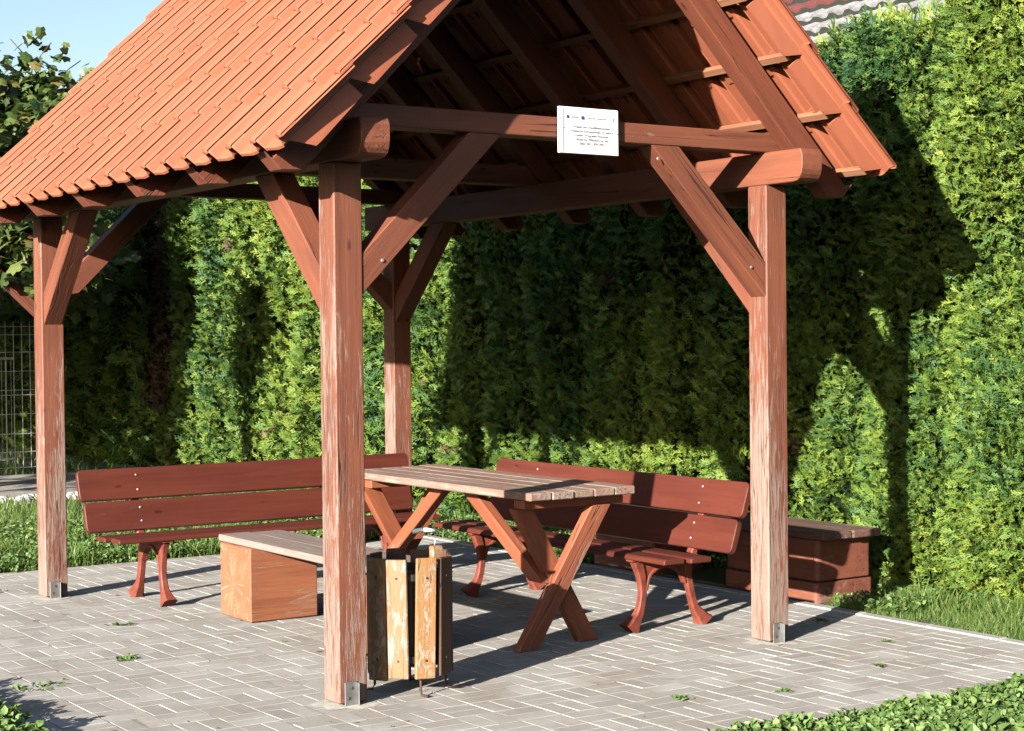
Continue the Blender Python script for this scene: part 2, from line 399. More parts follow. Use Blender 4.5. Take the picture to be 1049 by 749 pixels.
def hedge_mesh():
    # inner body (woody, shaded by the sprays)
    ys = np.arange(-3.2, 26.01, .12); zs = np.concatenate([np.arange(0, 3.2, .14), [1]])[:-1]
    V = []; nz = 27
    for y in ys:
        top = float(hedge_top(y))-.1
        for k in range(nz):
            t = k/(nz-1)
            if t < .8:
                z = top*t/.8; x = HX-float(hedge_off(np.array([y]), np.array([z]))[0])+.13
            else:
                a = (t-.8)/.2; z = top+.05*math.sin(a*math.pi)+ .03*math.sin(y*9); x = HX+.13-float(hedge_off(np.array([y]), np.array([top]))[0])+a*1.0
            V.append((x, y, z))
    F = []
    for i in range(len(ys)-1):
        for k in range(nz-1):
            a = i*nz+k; F.append((a, a+1, a+nz+1, a+nz))
    fast_mesh('hedge_core', np.array(V), np.array(F), M_TWIG, hedge)
    # sprays
    def layer(y0, y1, dens, size, name, mat, dead=False):
        n = int((y1-y0)*3.75*dens); y = RNG.uniform(y0, y1, n); z = RNG.uniform(0.0, 3.75, n)
        top = hedge_top(y); keep = z < top; y, z = y[keep], z[keep]; n = len(y)
        # patches where the hedge is thin
        th = vnoise(np.stack([y, z], 1), 21, 2.3); keep = RNG.random(n) > np.clip((th-.72)*2.2, 0, .6); y, z = y[keep], z[keep]; n = len(y)
        depth = RNG.random(n)**1.5*.15
        x = HX-hedge_off(y, z)+depth-.015
        e = .03
        gy = (hedge_off(y+e, z)-hedge_off(y-e, z))/(2*e); gz = (hedge_off(y, z+e)-hedge_off(y, z-e))/(2*e)
        nrm = np.stack([-np.ones(n), -gy*0+gy*-1*-1, gz*-1*-1], 1)
        nrm = np.stack([-np.ones(n), -gy, -gz], 1)*1.0
        d = nrm*np.array([.55, .55, .35])+np.stack([RNG.normal(0, .25, n), RNG.normal(0, .55, n), RNG.normal(.30, .42, n)], 1)
        up = np.stack([RNG.normal(-.7, .5, n), RNG.normal(0, .6, n), RNG.normal(.55, .45, n)], 1)
        pos = np.stack([x, y, z], 1); sc = size*RNG.uniform(.65, 1.3, n)
        tone = vnoise(np.stack([y, z], 1), 9, .9)*.35+vnoise(np.stack([y, z], 1), 10, 4)*.25+RNG.random(n)*.45
        return pos, frames(d, up), sc, np.clip(tone-.02, 0, 1)
    segs = [(-3.2, -.8, 1300, .09), (-.8, 1.9, 3500, .060), (1.9, 6.5, 1750, .076), (6.5, 13, 800, .105), (13, 26, 190, .20)]
    for (y0, y1, dn, sz) in segs:
        pos, R, sc, tn = layer(y0, y1, dn, sz, 'foliage', M_THUJA)
        dead = ((np.abs(pos[:, 1]-12.6-.1*np.sin(pos[:, 2]*3)) < .42) & (pos[:, 2] > .75)) | (vnoise(pos[:, 1:], 33, 5.0) > .925)
        V, F, Rn = scatter(SPRAYS, pos[~dead], R[~dead], sc[~dead], tn[~dead])
        fast_mesh('foliage', V, F, M_THUJA, hedge, Rn)
        if dead.sum() > 40:
            V, F, Rn = scatter(SPRAYS, pos[dead], R[dead], sc[dead]*.7, tn[dead])
            o = fast_mesh('withered_foliage', V, F, M_THUJB, hedge, Rn); o['label'] = 'withered brown patch in the hedge'
    n = 5200; z = RNG.uniform(0, 3.45, n); x = HX+RNG.uniform(-.15, 1.15, n); pos = np.stack([x, -3.2+RNG.uniform(-.12, .05, n), z], 1)
    d = np.stack([RNG.normal(0, .5, n), RNG.normal(-.6, .3, n), RNG.normal(.3, .4, n)], 1); up = np.stack([RNG.normal(0, .6, n), RNG.normal(-.7, .5, n), RNG.normal(.55, .4, n)], 1)
    V, F, Rn = scatter(SPRAYS, pos, frames(d, up), .11*RNG.uniform(.7, 1.3, n), RNG.random(n)); fast_mesh('foliage', V, F, M_THUJA, hedge, Rn)
    # top fringe with single shoots standing up
    n = 6400; y = RNG.uniform(-3.2, 8, n); x = HX+RNG.uniform(-.25, .75, n); z = hedge_top(y)-.10+RNG.normal(0, .07, n)+.10*(x > HX)*0
    pos = np.stack([x, y, z], 1); d = np.stack([RNG.normal(-.2, .3, n), RNG.normal(0, .35, n), RNG.normal(1, .2, n)], 1)
    up = np.stack([RNG.normal(-1, .5, n), RNG.normal(0, .8, n), RNG.normal(0, .3, n)], 1)
    V, F, Rn = scatter(SPRAYS, pos, frames(d, up), .11*RNG.uniform(.7, 1.5, n), np.clip(RNG.normal(.6, .2, n), 0, 1))
    fast_mesh('top_foliage', V, F, M_THUJA, hedge, Rn)
hedge_mesh()

# ---- grass blades
def blade(h=1, w=.05, bend=.35):
    V = []; F = []
    for i, t in enumerate((0, .35, .7, 1)):
        ww = w*(1-t*.85); V += [(-ww, bend*t*t, t), (ww, bend*t*t, t)]
    for i in range(3): F.append((2*i, 2*i+1, 2*i+3, 2*i+2))
    return np.array(V)*h, np.array(F)
BL = [blade(1, .045, b) for b in (.15, .35, .6, .9)]
def upright(n, lean=.25):
    a = RNG.uniform(0, 2*math.pi, n); z = np.stack([RNG.normal(0, lean, n), RNG.normal(0, lean, n), np.ones(n)], 1); z /= np.linalg.norm(z, axis=1, keepdims=True)
    x = np.stack([np.cos(a), np.sin(a), np.zeros(n)], 1); y = np.cross(z, x); y /= np.linalg.norm(y, axis=1, keepdims=True); x = np.cross(y, z)
    return np.stack([x, y, z], 2)
M_GRASS = leafmat('grass_blade', [(.05, .10, .02), (.075, .14, .025), (.10, .17, .035), (.17, .20, .07)], .5, .3, .35)
def grass(x0, x1, y0, y1, n, h, name='grass'):
    x = RNG.uniform(x0, x1, n); y = RNG.uniform(y0, y1, n)
    t = vnoise(np.stack([x, y], 1), 40, 3); keep = (t > .06) & ~((x > 3.55) & (x < 4.26) & (y > .72) & (y < 3.2)); x, y, t = x[keep], y[keep], t[keep]; n = len(x)
    hh = h*RNG.uniform(.5, 1.3, n)*(.6+.8*t)
    V, F, R = scatter(BL, np.stack([x, y, np.full(n, -.02)], 1), upright(n, .3), hh, RNG.random(n))
    return V, F, R
def join(parts):
    V = []; F = []; R = []; b = 0
    for v, ff, r_ in parts: V.append(v); F.append(ff+b); R.append(r_); b += len(v)
    return np.concatenate(V), np.concatenate(F), np.concatenate(R)
V, F, R = join([grass(PX1+.02, 4.75, -2.2, 2.0, 42000, .055), grass(PX1+.35, 4.7, -2.2, 1.4, 12000, .10), grass(PX1+.02, 4.6, 2.0, 10, 9000, .11),
                grass(-3, PX1, PY1+.0, 7.0, 60000, .10), grass(-6, 4.4, 7.0, 10.2, 26000, .085), grass(-2, 4.6, 13.6, 17, 4000, .11)])
tag(fast_mesh('grass', V, F, M_GRASS, None, R), 'fresh green grass along the paving and under the hedge', 'grass', kind='stuff')

# ---- broad leaf ground cover
def oval(w=.32, fold=.12, tip=.15):
    P = [(0, 0, 0), (w*.8, .3, fold), (w, .6, fold*.9), (0, 1, -tip), (-w, .6, fold*.9), (-w*.8, .3, fold)]
    mid = (0, .5, -.02)
    V = P+[mid]; F = [(0, 1, 2, 6), (6, 2, 3, 4), (0, 6, 4, 5)]
    return np.array(V), np.array(F)
OV = [oval(.36, .10, .1), oval(.42, .14, .2), oval(.32, .06, .05)]
M_COVER = leafmat('cover_leaf', [(.045, .09, .022), (.075, .14, .034), (.11, .175, .05), (.16, .22, .08)], .55, .22, .3)
def cover(inside, bbox, dens, hfun, size):
    x0, x1, y0, y1 = bbox; n = int((x1-x0)*(y1-y0)*dens); x = RNG.uniform(x0, x1, n); y = RNG.uniform(y0, y1, n)
    k = inside(x, y); x, y = x[k], y[k]; n = len(x); h = hfun(x, y)
    bumpy = .55+.75*vnoise(np.stack([x, y], 1), 51, 7)
    z = h*bumpy*RNG.random(n)**.35-.015
    a = RNG.uniform(0, 2*math.pi, n); el = RNG.normal(.25, .45, n)
    d = np.stack([np.cos(a)*np.cos(el), np.sin(a)*np.cos(el), np.sin(el)], 1)
    up = np.stack([RNG.normal(0, .45, n), RNG.normal(0, .45, n), np.ones(n)], 1)
    return scatter(OV, np.stack([x, y, z], 1), frames(d, up), size*RNG.uniform(.6, 1.3, n), RNG.random(n))
rag = lambda t, s: .05*np.sin(t*7+s)+.035*np.sin(t*19+2*s)
parts = [
    cover(lambda x, y: y < PY0-.45, (-4.2, 5.2, PY0-3.2, PY0-.45), 1900, lambda x, y: .10+0*x, .055),
    cover(lambda x, y: y < PY0+.10+rag(x, 1)*.5, (-1.6, 4.7, PY0-.55, PY0+.2), 11000, lambda x, y: np.clip((PY0+.12-y)*1.2, .02, .10), .032),
    cover(lambda x, y: x < PX0-.02+rag(y, 2)*.5, (PX0-1.6, PX0+.1, -1.2, 3.2), 8000, lambda x, y: np.clip((PX0+.03-x)*1.3, .02, .12), .034),
]
V, F, R = join(parts)
tag(fast_mesh('ground_cover', V, F, M_COVER, None, R), 'low dark green small-leaved ground cover in front of the paving', 'ground cover', kind='stuff')
V, F, R = join([cover(lambda x, y: y > PY1+rag(x, 3)*.6, (-5, 4.3, PY1-.1, 7.6), 2600, lambda x, y: np.clip((y-PY1+.05)*.9, .02, .10), .034),
                cover(lambda x, y: (y > 0.25+rag(x, 4)) & (x > PX1+.05) & ~((x < 4.26) & (y > .78) & (y < 3.2)), (PX1, 4.6, .1, 5.2), 2200, lambda x, y: .06+0*x, .032)])
tag(fast_mesh('clover', V, F, M_COVER, None, R), 'leafy weeds growing between the paving and the lawn', 'weeds', kind='stuff')
# tiny tufts in the joints
pts = []
for (x, y, r_, k) in ((.02, 2.62, .05, 30), (-.33, 1.62, .06, 46), (-.75, 2.75, .05, 18), (1.15, 1.35, .03, 12), (1.30, -.75, .04, 16), (1.75, -.9, .03, 14), (3.0, -.3, .04, 12), (2.5, -.75, .04, 12), (-.9, 1.2, .1, 40), (3.2, .35, .05, 16), (-.2, 4.3, .08, 30)):
    for _ in range(k): pts.append((x+random.gauss(0, r_*.6), y+random.gauss(0, r_*.4), 0))
n = len(pts); V, F, R = scatter(OV, np.array(pts), frames(np.stack([RNG.normal(0, 1, n), RNG.normal(0, 1, n), RNG.uniform(.1, .9, n)], 1), np.tile([0, 0, 1.], (n, 1))+RNG.normal(0, .2, (n, 3))), .028*RNG.uniform(.5, 1.2, n), RNG.random(n)*.7)
tag(fast_mesh('weeds', V, F, M_COVER, None, R), 'small weeds sprouting from the joints of the paving', 'weeds', kind='stuff')
# a few dry leaves and needles blown over the paving and the grass
n = 110; xx = RNG.uniform(PX0, 4.3, n); yy = RNG.uniform(PY0, 6.5, n)
V, F, R = scatter(OV, np.stack([xx, yy, np.full(n, .004)], 1), frames(np.stack([RNG.normal(0, 1, n), RNG.normal(0, 1, n), RNG.normal(.1, .15, n)], 1), np.tile([0, 0, 1.], (n, 1))+RNG.normal(0, .25, (n, 3))), .022*RNG.uniform(.4, 1.5, n), RNG.random(n))
tag(fast_mesh('fallen_leaves', V, F, leafmat('dry_leaf', [(.07, .045, .025), (.13, .085, .04), (.10, .10, .03)], .8, .05, .2), None, R), 'dry leaves lying on the paving', 'leaves', kind='stuff')
# broad-leaved young weed plants at the foot of the hedge
M_WEED = leafmat('weed_leaf', [(.10, .16, .03), (.16, .23, .05)], .5, .3, .4)
def weed_plant(x, y, h, label):
    t = thing('weed_plant', label, 'plant', (x, y, -.02), 0, 'young weeds in front of the hedge')
    tube('stem', [(0, 0, 0), (.01, 0, h*.5), (0, .01, h)], .004, M_WEED, t, 5)
    n = 34; k = np.linspace(0, 1, n); a = k*40; el = RNG.normal(.5, .3, n)
    pos = np.stack([.02*np.cos(a), .02*np.sin(a), h*(.15+.85*k)], 1)
    V, F, R = scatter(OV, pos, frames(np.stack([np.cos(a), np.sin(a), el], 1), np.tile([0, 0, 1.], (n, 1))+RNG.normal(0, .2, (n, 3))), .065*(1.1-.5*k), RNG.random(n))
    fast_mesh('leaves', V, F, M_WEED, t, R)
weed_plant(4.26, .62, .17, 'pale broad-leaved weed right beside the post shadow at the hedge foot')
weed_plant(4.20, .36, .14, 'pale broad-leaved weed further right, in the sunlit grass at the hedge foot')

# =================================================================== GAZEBO
gz = thing('gazebo', 'open red-brown timber gazebo with a steep orange tiled gable roof', 'gazebo')
def post(x, y, shoe=True):
    p = box('post', x, x+PS, y, y+PS, .012, H, M_POST, gz, .006, 'z', True)
    if shoe:
        s = box('metal_bracket', x+.026, x+.085, y-.0045, y-.0005, .004, .105, M_GALV, p, .001, 'z')
        s2 = box('bracket_flange', x+.085, x+.089, y-.022, y-.0005, .004, .100, M_GALV, p, .0008, 'z')
        cyl('bolt', (x+.045, y-.006, .035), .008, .006, 'y', M_RUST, p, 8); cyl('bolt', (x+.06, y-.006, .078), .008, .006, 'y', M_RUST, p, 8)
    return p
for (x, y, s) in ((0, 0, 1), (W-PS, 0, 1), (0, D-PS, 1), (W-PS, D-PS, 0)): post(x, y, s)
PT = H+.165                                   # top of wall plates
def plate(x0):
    y0, y1 = -.26, D+.26; r_ = .05
    poly = [(y0, PT-.002)]; 
    poly = [(y0+.015, PT), (y0, PT-.03)]
    for k in range(5): a = math.radians(180+k*18); poly.append((y0+.055+.055*math.cos(a), H+.085+.083*math.sin(a)))
    poly += [(y0+.07, H+.001), (y1, H+.001), (y1, PT)]
    return prism('wall_plate', poly, 'x', x0, x0+PS, M_BEAM, gz, .004, (0, 1, 0))
plate(-.004); plate(W-PS+.004)
# ties
def tie(y0, y1, z0, z1, x0=-.02, x1=W+.02): return box('tie_beam', x0, x1, y0, y1, z0, z1, M_BEAM, gz, .004, 'x')
tie(.004, .125, PT+.001, PT+.098, .10, W+.035)
tie(2.15, 2.27, PT+.001, PT+.12, .0, W-.0)
tie(D-.125, D-.004, PT+.001, PT+.098)
# knee braces (45 degrees)
def brace_x(xs, sgn, y0, zl=1.78, ztop=PT):
    w = .175
    zt = ztop
    dx = zt-zl
    poly = [(xs, zl), (xs, zl+w+.0), (xs+sgn*(dx-w), zt), (xs+sgn*dx, zt)]
    prism('knee_brace', poly, 'y', y0, y0+.115, M_BEAM, gz, .004, (sgn, 0, 1))
def brace_y(ys, sgn, x0, zl=1.69, ztop=H):
    w = .19; dy = (ztop-zl)
    poly = [(ys, zl), (ys, zl+w), (ys+sgn*(dy-w)*1.0, ztop), (ys+sgn*dy, ztop)]
    prism('knee_brace', poly, 'x', x0, x0+.115, M_BEAM, gz, .004, (0, sgn, 1))
brace_x(PS, 1, .006); brace_x(W-PS, -1, .006)
brace_x(PS, 1, D-.121); brace_x(W-PS, -1, D-.121)
for x0 in (.012, W-.127):
    brace_y(PS, 1, x0); brace_y(D-PS, -1, x0)
for (x, y, z) in ((.24, .003, 1.93), (W-.24, .003, 1.93), (W-.84, .003, 2.45)): cyl('bolt', (x, y, z), .009, .008, 'y', M_BOLT, gz, 8)
# rafters
PITCH = 1.0; RZ = 2.49                          # underside line z = RZ + x (left slope)
apx = W/2
def rafter(y0, left):
    t = .184; xe = -.318
    poly = [(-.195, RZ-.195), (-.30, RZ-.193), (-.372, RZ-.115), (-.345+.0, RZ-.345+t), (apx, RZ+apx+t), (apx, RZ+apx)]
    poly = [(-.195, RZ-.195), (-.30, RZ-.198), (-.372, RZ-.122), (-.335, RZ-.335+t-.0), (apx-.001, RZ+apx+t), (apx-.001, RZ+apx)]
    if not left: poly = [(W-a, b) for a, b in poly]
    prism('rafter', poly, 'y', y0, y0+.10, M_RAFT, gz, .004, (1, 0, 1) if left else (-1, 0, 1))
RY = [-.105+.742*k for k in range(6)]+[D+.03]
for y in RY:
    rafter(y, True); rafter(y, False)
YF, YB = -.385, D+.39                           # verge to verge
# battens
EXP = .268                                       # horizontal distance between courses
for k in range(7):
    for left in (True, False):
        xa = -.30+EXP*k; n = .184+.024; z = RZ+n
        c = (xa, z+xa)
        dx, dz = .028, .028
        poly = [(c[0], c[1]), (c[0]+dx, c[1]+dz), (c[0]+dx-.022, c[1]+dz+.022), (c[0]-.022, c[1]+.022)]
        if k == 0: pass
        if not left: poly = [(W-a, b) for a, b in poly]
        prism('batten', poly, 'y', YF+.085, YB-.085, M_BATT, gz, .002)
# tiles ------------------------------------------------------------
def tile_material():
    m, nt, b = newmat('clay_tile'); q = N(nt); tc = q.n('ShaderNodeTexCoord'); rn = q.attr('rnd').outputs['Fac']
    c = q.ramp(rn, [(0, (.235, .070, .036)), (1, (.270, .086, .046))])
    a = q.noise(tc.outputs['Object'], 5, 6, .65); c = q.mix(q.ramp(a, [(.45, 0), (.8, .4)]), c, (.19, .055, .027))
    s = q.noise(tc.outputs['Object'], 60, 5, .7); c = q.mix(q.ramp(s, [(.62, 0), (.75, .35)]), c, (.13, .05, .03))
    q.l(c, b.inputs['Base Color']); b.inputs['Roughness'].default_value = .62; b.inputs['Specular IOR Level'].default_value = .35
    q.bump(s, .2, .002, b); return m
M_TILE = tile_material()
NC = 20; TW = (YB-YF)/NC
def tile_profile():
    # (t along y 0..1, height) upper surface: crest near the front edge, steep step, wide shallow pan, small rib
    return [(0.0, .038), (.025, .046), (.085, .049), (.145, .045), (.172, .036), (.195, .010), (.24, .001), (.50, -.005), (.80, .001), (.888, .003), (.897, -.002), (.905, -.002), (.913, .003), (.972, .028), (.992, .032)]
def tiles(left):
    V = []; F = []; R = []
    pr = tile_profile(); m = len(pr); th = .013
    e0x = -.397 if left else -.360; Z0 = RZ+.184+.086
    rows = 7
    rt2 = math.sqrt(.5)
    for j in range(rows):
        s0 = j*EXP; s1 = s0+EXP*1.18
        if j == rows-1: s1 = min(s1, apx-e0x-.01)
        for i in range(NC):
            rv = random.random(); y0 = YF+i*TW; dn = random.gauss(0, .0013)
            b = len(V)
            for (s, lift) in ((s0, .019), (s0+.006, .020), (s1, .0)):
                for side in (0, 1):
                    for (t, h) in pr:
                        lip = -.003*(1 if (s == s0) else 0)*(t > .2)
                        cr = 1.0 if (t < .18 or t > .95) else .45
                        hh = h+lift*cr+dn+lip-(th if side else 0)
                        x = e0x+s-rt2*hh; z = Z0+(e0x+s)+rt2*hh
                        V.append(((x if left else W-x), y0+t*TW, z)); R.append(rv)
            def id(a, side, k): return b+(a*2+side)*m+k
            for a in (0, 1):
                for k in range(m-1):
                    q1 = (id(a, 0, k), id(a, 0, k+1), id(a+1, 0, k+1), id(a+1, 0, k)); q2 = (id(a, 1, k), id(a+1, 1, k), id(a+1, 1, k+1), id(a, 1, k+1))
                    F += [q1, q2] if left else [q1[::-1], q2[::-1]]
            for k in range(m-1):
                q1 = (id(0, 0, k), id(0, 1, k), id(0, 1, k+1), id(0, 0, k+1)); F.append(q1 if left else q1[::-1])
                q1 = (id(2, 0, k), id(2, 0, k+1), id(2, 1, k+1), id(2, 1, k)); F.append(q1 if left else q1[::-1])
            # nose of the roll: a small hooded knob at the lower end of each roll
            yk = y0+.085*TW; kb = len(V); n = 7
            for a in range(2):
                for q in range(n):
                    an = math.pi*q/(n-1); h = .019+.028+.018*math.sin(an)*(1 if a == 0 else .75); yy = yk-.019*math.cos(an)
                    ss = s0-.006 if a == 0 else s0+.06
                    x = e0x+ss-rt2*h; z = Z0+(e0x+ss)+rt2*h; V.append(((x if left else W-x), yy, z)); R.append(rv)
            for q in range(n-1): F.append((kb+q, kb+q+1, kb+n+q+1, kb+n+q) if left else (kb+n+q, kb+n+q+1, kb+q+1, kb+q))
            for q in (0, 1, 2): F.append((kb+q, kb+n-1-q, kb+n-2-q, kb+q+1))
            if left is False or True:
                # hanging nibs and water-bars below the tile, seen from inside the roof
                for (ta, tb, sa, sb, dep) in ((.30, .44, s1-.075, s1-.045, .018), (.56, .70, s1-.075, s1-.045, .018),
                                              (.26, .40, s0+.03, s0+.036, .010), (.50, .64, s0+.03, s0+.036, .010), (.26, .40, s0+.055, s0+.061, .010), (.50, .64, s0+.055, s0+.061, .010)):
                    if s1-s0 < EXP and sa > s0+.2: continue
                    kb = len(V)
                    for (tt, ss, hh) in ((ta, sa, -.008), (tb, sa, -.008), (tb, sb, -.008), (ta, sb, -.008), (ta, sa, -.008-dep), (tb, sa, -.008-dep), (tb, sb, -.008-dep), (ta, sb, -.008-dep)):
                        lift = .024*(1-(ss-s0)/(s1-s0)); h = hh+lift
                        x = e0x+ss-rt2*h; z = Z0+(e0x+ss)+rt2*h; V.append(((x if left else W-x), y0+tt*TW, z)); R.append(rv)
                    F += [(kb+4, kb+5, kb+6, kb+7), (kb, kb+1, kb+5, kb+4), (kb+1, kb+2, kb+6, kb+5), (kb+2, kb+3, kb+7, kb+6), (kb+3, kb, kb+4, kb+7)]
        # verge flanges (front and back)
        for yv, sgn in ((YF, 1), (YB, -1)):
            rv = random.random(); kb = len(V)
            pl = [(s0+.004, .013+.026), (s0+.075, .013-.108), (s0+.095, .013-.110), (s0+EXP+.03, -.098), (s0+EXP+.02, .013)]
            if j == rows-1: pl = [(min(a, apx-e0x-.005), h) for a, h in pl]
            for dy in (0, .013):
                for (ss, h) in pl:
                    x = e0x+ss-rt2*h; z = Z0+(e0x+ss)+rt2*h; V.append(((x if left else W-x), yv+sgn*(dy+.046+(.018 if ss > s0+.15 else 0)), z)); R.append(rv)
            n = len(pl)
            F.append(tuple(kb+k for k in (0, 1, 2, 4))); F.append(tuple(kb+k for k in (2, 3, 4, 4))[:3]+(kb+4,))
            F.append(tuple(kb+n+k for k in (4, 2, 1, 0)))
            F[-2] = (kb+2, kb+3, kb+4, kb+4)
            F.append((kb+n+2, kb+n+4, kb+n+3, kb+n+3))
            for k in range(n): F.append((kb+k, kb+(k+1) % n, kb+n+(k+1) % n, kb+n+k))
    V = np.array(V); tri = [f_ for f_ in F if len(set(f_)) == 3]; quad = [f_ for f_ in F if len(set(f_)) == 4]
    me = bpy.data.meshes.new('roof_tiles'); fl = quad+[tuple(dict.fromkeys(t)) for t in tri]
    me.from_pydata(V.tolist(), [], fl); me.update()
    a = me.attributes.new('rnd', 'FLOAT', 'POINT'); a.data.foreach_set('value', np.array(R, dtype=np.float32))
    me.materials.append(M_TILE); o = bpy.data.objects.new('roof_tiles', me); COL.objects.link(o); o.parent = gz
    return o
tiles(True); tiles(False)
# ridge tiles
rz = RZ+.184+.086+apx
V = []; F = []; n = 9
for k in range(13):
    y0 = YF-.01+k*(YB-YF)/13; y1 = y0+(YB-YF)/13+.03
    b = len(V)
    for (yy, rad) in ((y0, .125), (y1, .108)):
        for q in range(n): an = math.pi*q/(n-1); V.append((apx-rad*math.cos(an), yy, rz-.06+rad*math.sin(an)))
    for q in range(n-1): F.append((b+q, b+q+1, b+n+q+1, b+n+q))
o = mesh_obj('ridge_tiles', V, F, M_TILE, gz, True, {'rnd': [.5]*len(V)})
sm = o.modifiers.new('thickness', 'SOLIDIFY'); sm.thickness = .014

# =================================================================== SIGN on the tie beam
sg = thing('sign', 'small white information sign with grey printed text on the front tie beam', 'sign', (1.352, -.004, 2.555), 0)
# plate slightly turned forward at the top
sx, sz = .172, .108
box('sign_panel', -sx, sx, -.020, -.002, -sz, sz, M_SIGN, sg, .002, 'x')
box('sign_edge', -sx+.016, -sx+.0195, -.0225, -.0205, -sz+.008, sz-.008, plain('grey_line', (.45, .46, .47), .5), sg, .0003, 'z')
def text(body, x, z, size, name='lettering', align='CENTER', mat=None, sxx=1.0):
    cu = bpy.data.curves.new(name, 'FONT'); cu.body = body; cu.size = size; cu.align_x = align; cu.extrude = .0004
    t = bpy.data.objects.new(name, cu); COL.objects.link(t)
    dg = bpy.context.evaluated_depsgraph_get(); me = bpy.data.meshes.new_from_object(t.evaluated_get(dg)); bpy.data.objects.remove(t)
    o = bpy.data.objects.new(name, me); COL.objects.link(o); me.materials.clear(); me.materials.append(mat or M_INK)
    o.rotation_euler = (math.pi/2, 0, 0); o.location = (x, -.0215, z); o.scale = (sxx, 1, 1); o.parent = sg; return o
for i, ln in enumerate(("Projekt jest współfinansowany", "z Funduszu Europejskiego w ramach", "Leader, Programu Rozwoju", "Obszarów Wiejskich na lata", "2007-2013 (PROW)")):
    text(ln, .012, .012-.0195*i, .0185, sxx=.95)
text('LEADER', -.085, .058, .012); text('Europejski Fundusz Rolny', .045, .058, .011)
for (x, z) in ((-.148, .010), (.160, -.004)): cyl('screw', (x, -.0215, z), .004, .003, 'y', M_INK, sg, 8)
cyl('emblem', (-.125, -.0212, .062), .009, .002, 'y', M_INKB, sg, 14)
box('emblem', -.048, -.030, -.0225, -.0205, .053, .069, M_INKB, sg, .0003)
box('emblem', .139, .145, -.0225, -.0205, .050, .070, M_INK, sg, .0003)

# =================================================================== BENCHES
def ribbon_poly(c, w):
    """outline of a 2D centreline with widths"""
    Lf, Rt = [], []
    for i, (a, b) in enumerate(c):
        p = Vector(c[min(i+1, len(c)-1)])-Vector(c[max(i-1, 0)]); p.normalize(); nn = Vector((-p.y, p.x))
        Lf.append((a+nn.x*w[i]/2, b+nn.y*w[i]/2)); Rt.append((a-nn.x*w[i]/2, b-nn.y*w[i]/2))
    return Lf+Rt[::-1]
def smooth_pts(c, w, k=4):
    """catmull-rom refinement"""
    P = [Vector((*a, b)) for a, b in zip(c, w)]; out = []
    for i in range(len(P)-1):
        p0, p1, p2, p3 = P[max(i-1, 0)], P[i], P[i+1], P[min(i+2, len(P)-1)]
        for j in range(k):
            t = j/k; out.append(.5*((2*p1)+(p2-p0)*t+(2*p0-5*p1+4*p2-p3)*t*t+(3*p1-p0-3*p2+p3)*t**3))
    out.append(P[-1]); return [(p.x, p.y) for p in out], [p.z for p in out]
def strip(name, c, w, x, thick, mat, parent, bev=.004):
    """variable-thickness ribbon in the YZ plane centred on x; thick list per point"""
    c2, w2 = smooth_pts(c, w); _, t2 = smooth_pts(c, thick)
    V = []; F = []; n = len(c2)
    for i in range(n):
        p = Vector(c2[min(i+1, n-1)])-Vector(c2[max(i-1, 0)]); p.normalize(); nn = Vector((-p.y, p.x)); a, b = c2[i]; h = w2[i]/2; t = t2[i]/2
        ch = min(h, t)*.35
        for (u, v) in ((h, t-ch), (h-ch, t), (-h+ch, t), (-h, t-ch), (-h, -t+ch), (-h+ch, -t), (h-ch, -t), (h, -t+ch)):
            V.append((x+v, a+nn.x*u, b+nn.y*u))
    for i in range(n-1):
        for k in range(8): F.append((i*8+k, i*8+(k+1) % 8, (i+1)*8+(k+1) % 8, (i+1)*8+k))
    F.append(tuple(range(8))[::-1]); F.append(tuple((n-1)*8+k for k in range(8)))
    return mesh_obj(name, V, F, mat, parent)
def leg_frame(parent, x):
    """cast support: bowed front leg, rear leg, arched apron; one part with its pieces joined"""
    a = strip('p', [(.045, .384), (.075, .30), (.085, .20), (.06, .10), (.02, .045), (-.005, .012)], [.062, .052, .044, .048, .075, .115], x, [.05, .042, .040, .045, .065, .085], M_IRON, parent)
    b = strip('p', [(.40, .384), (.395, .30), (.415, .20), (.445, .10), (.485, .045), (.51, .012)], [.062, .052, .044, .048, .075, .105], x, [.05, .042, .040, .045, .065, .085], M_IRON, parent)
    poly = [(.02, .384), (.43, .384), (.43, .30), (.385, .275), (.365, .318), (.335, .332), (.30, .322), (.27, .345), (.235, .352), (.20, .345), (.17, .322), (.14, .332), (.105, .318), (.09, .255), (.05, .30)]
    poly = [(.02, .384), (.43, .384), (.42, .27), (.375, .235), (.36, .285), (.325, .312), (.285, .318), (.26, .338), (.235, .326), (.21, .338), (.185, .318), (.15, .312), (.115, .285), (.10, .215), (.05, .29)]
    c = prism('p', poly, 'x', x-.012, x+.012, M_IRON, parent, .003)
    d = strip('p', [(.105, .22), (.125, .29), (.165, .325), (.235, .342), (.305, .325), (.35, .29), (.375, .24)], [.016]*7, x, [.042]*7, M_IRON, parent)
    e = prism('p', [(.0, .380), (.45, .380), (.45, .391), (0, .391)], 'x', x-.03, x+.03, M_IRON, parent, .002)
    g = strip('p', [(.43, .39), (.478, .50), (.517, .62), (.572, .78)], [.045, .036, .034, .030], x, [.05, .045, .045, .04], M_IRON, parent)
    return merge([a, b, c, d, e, g], 'leg')
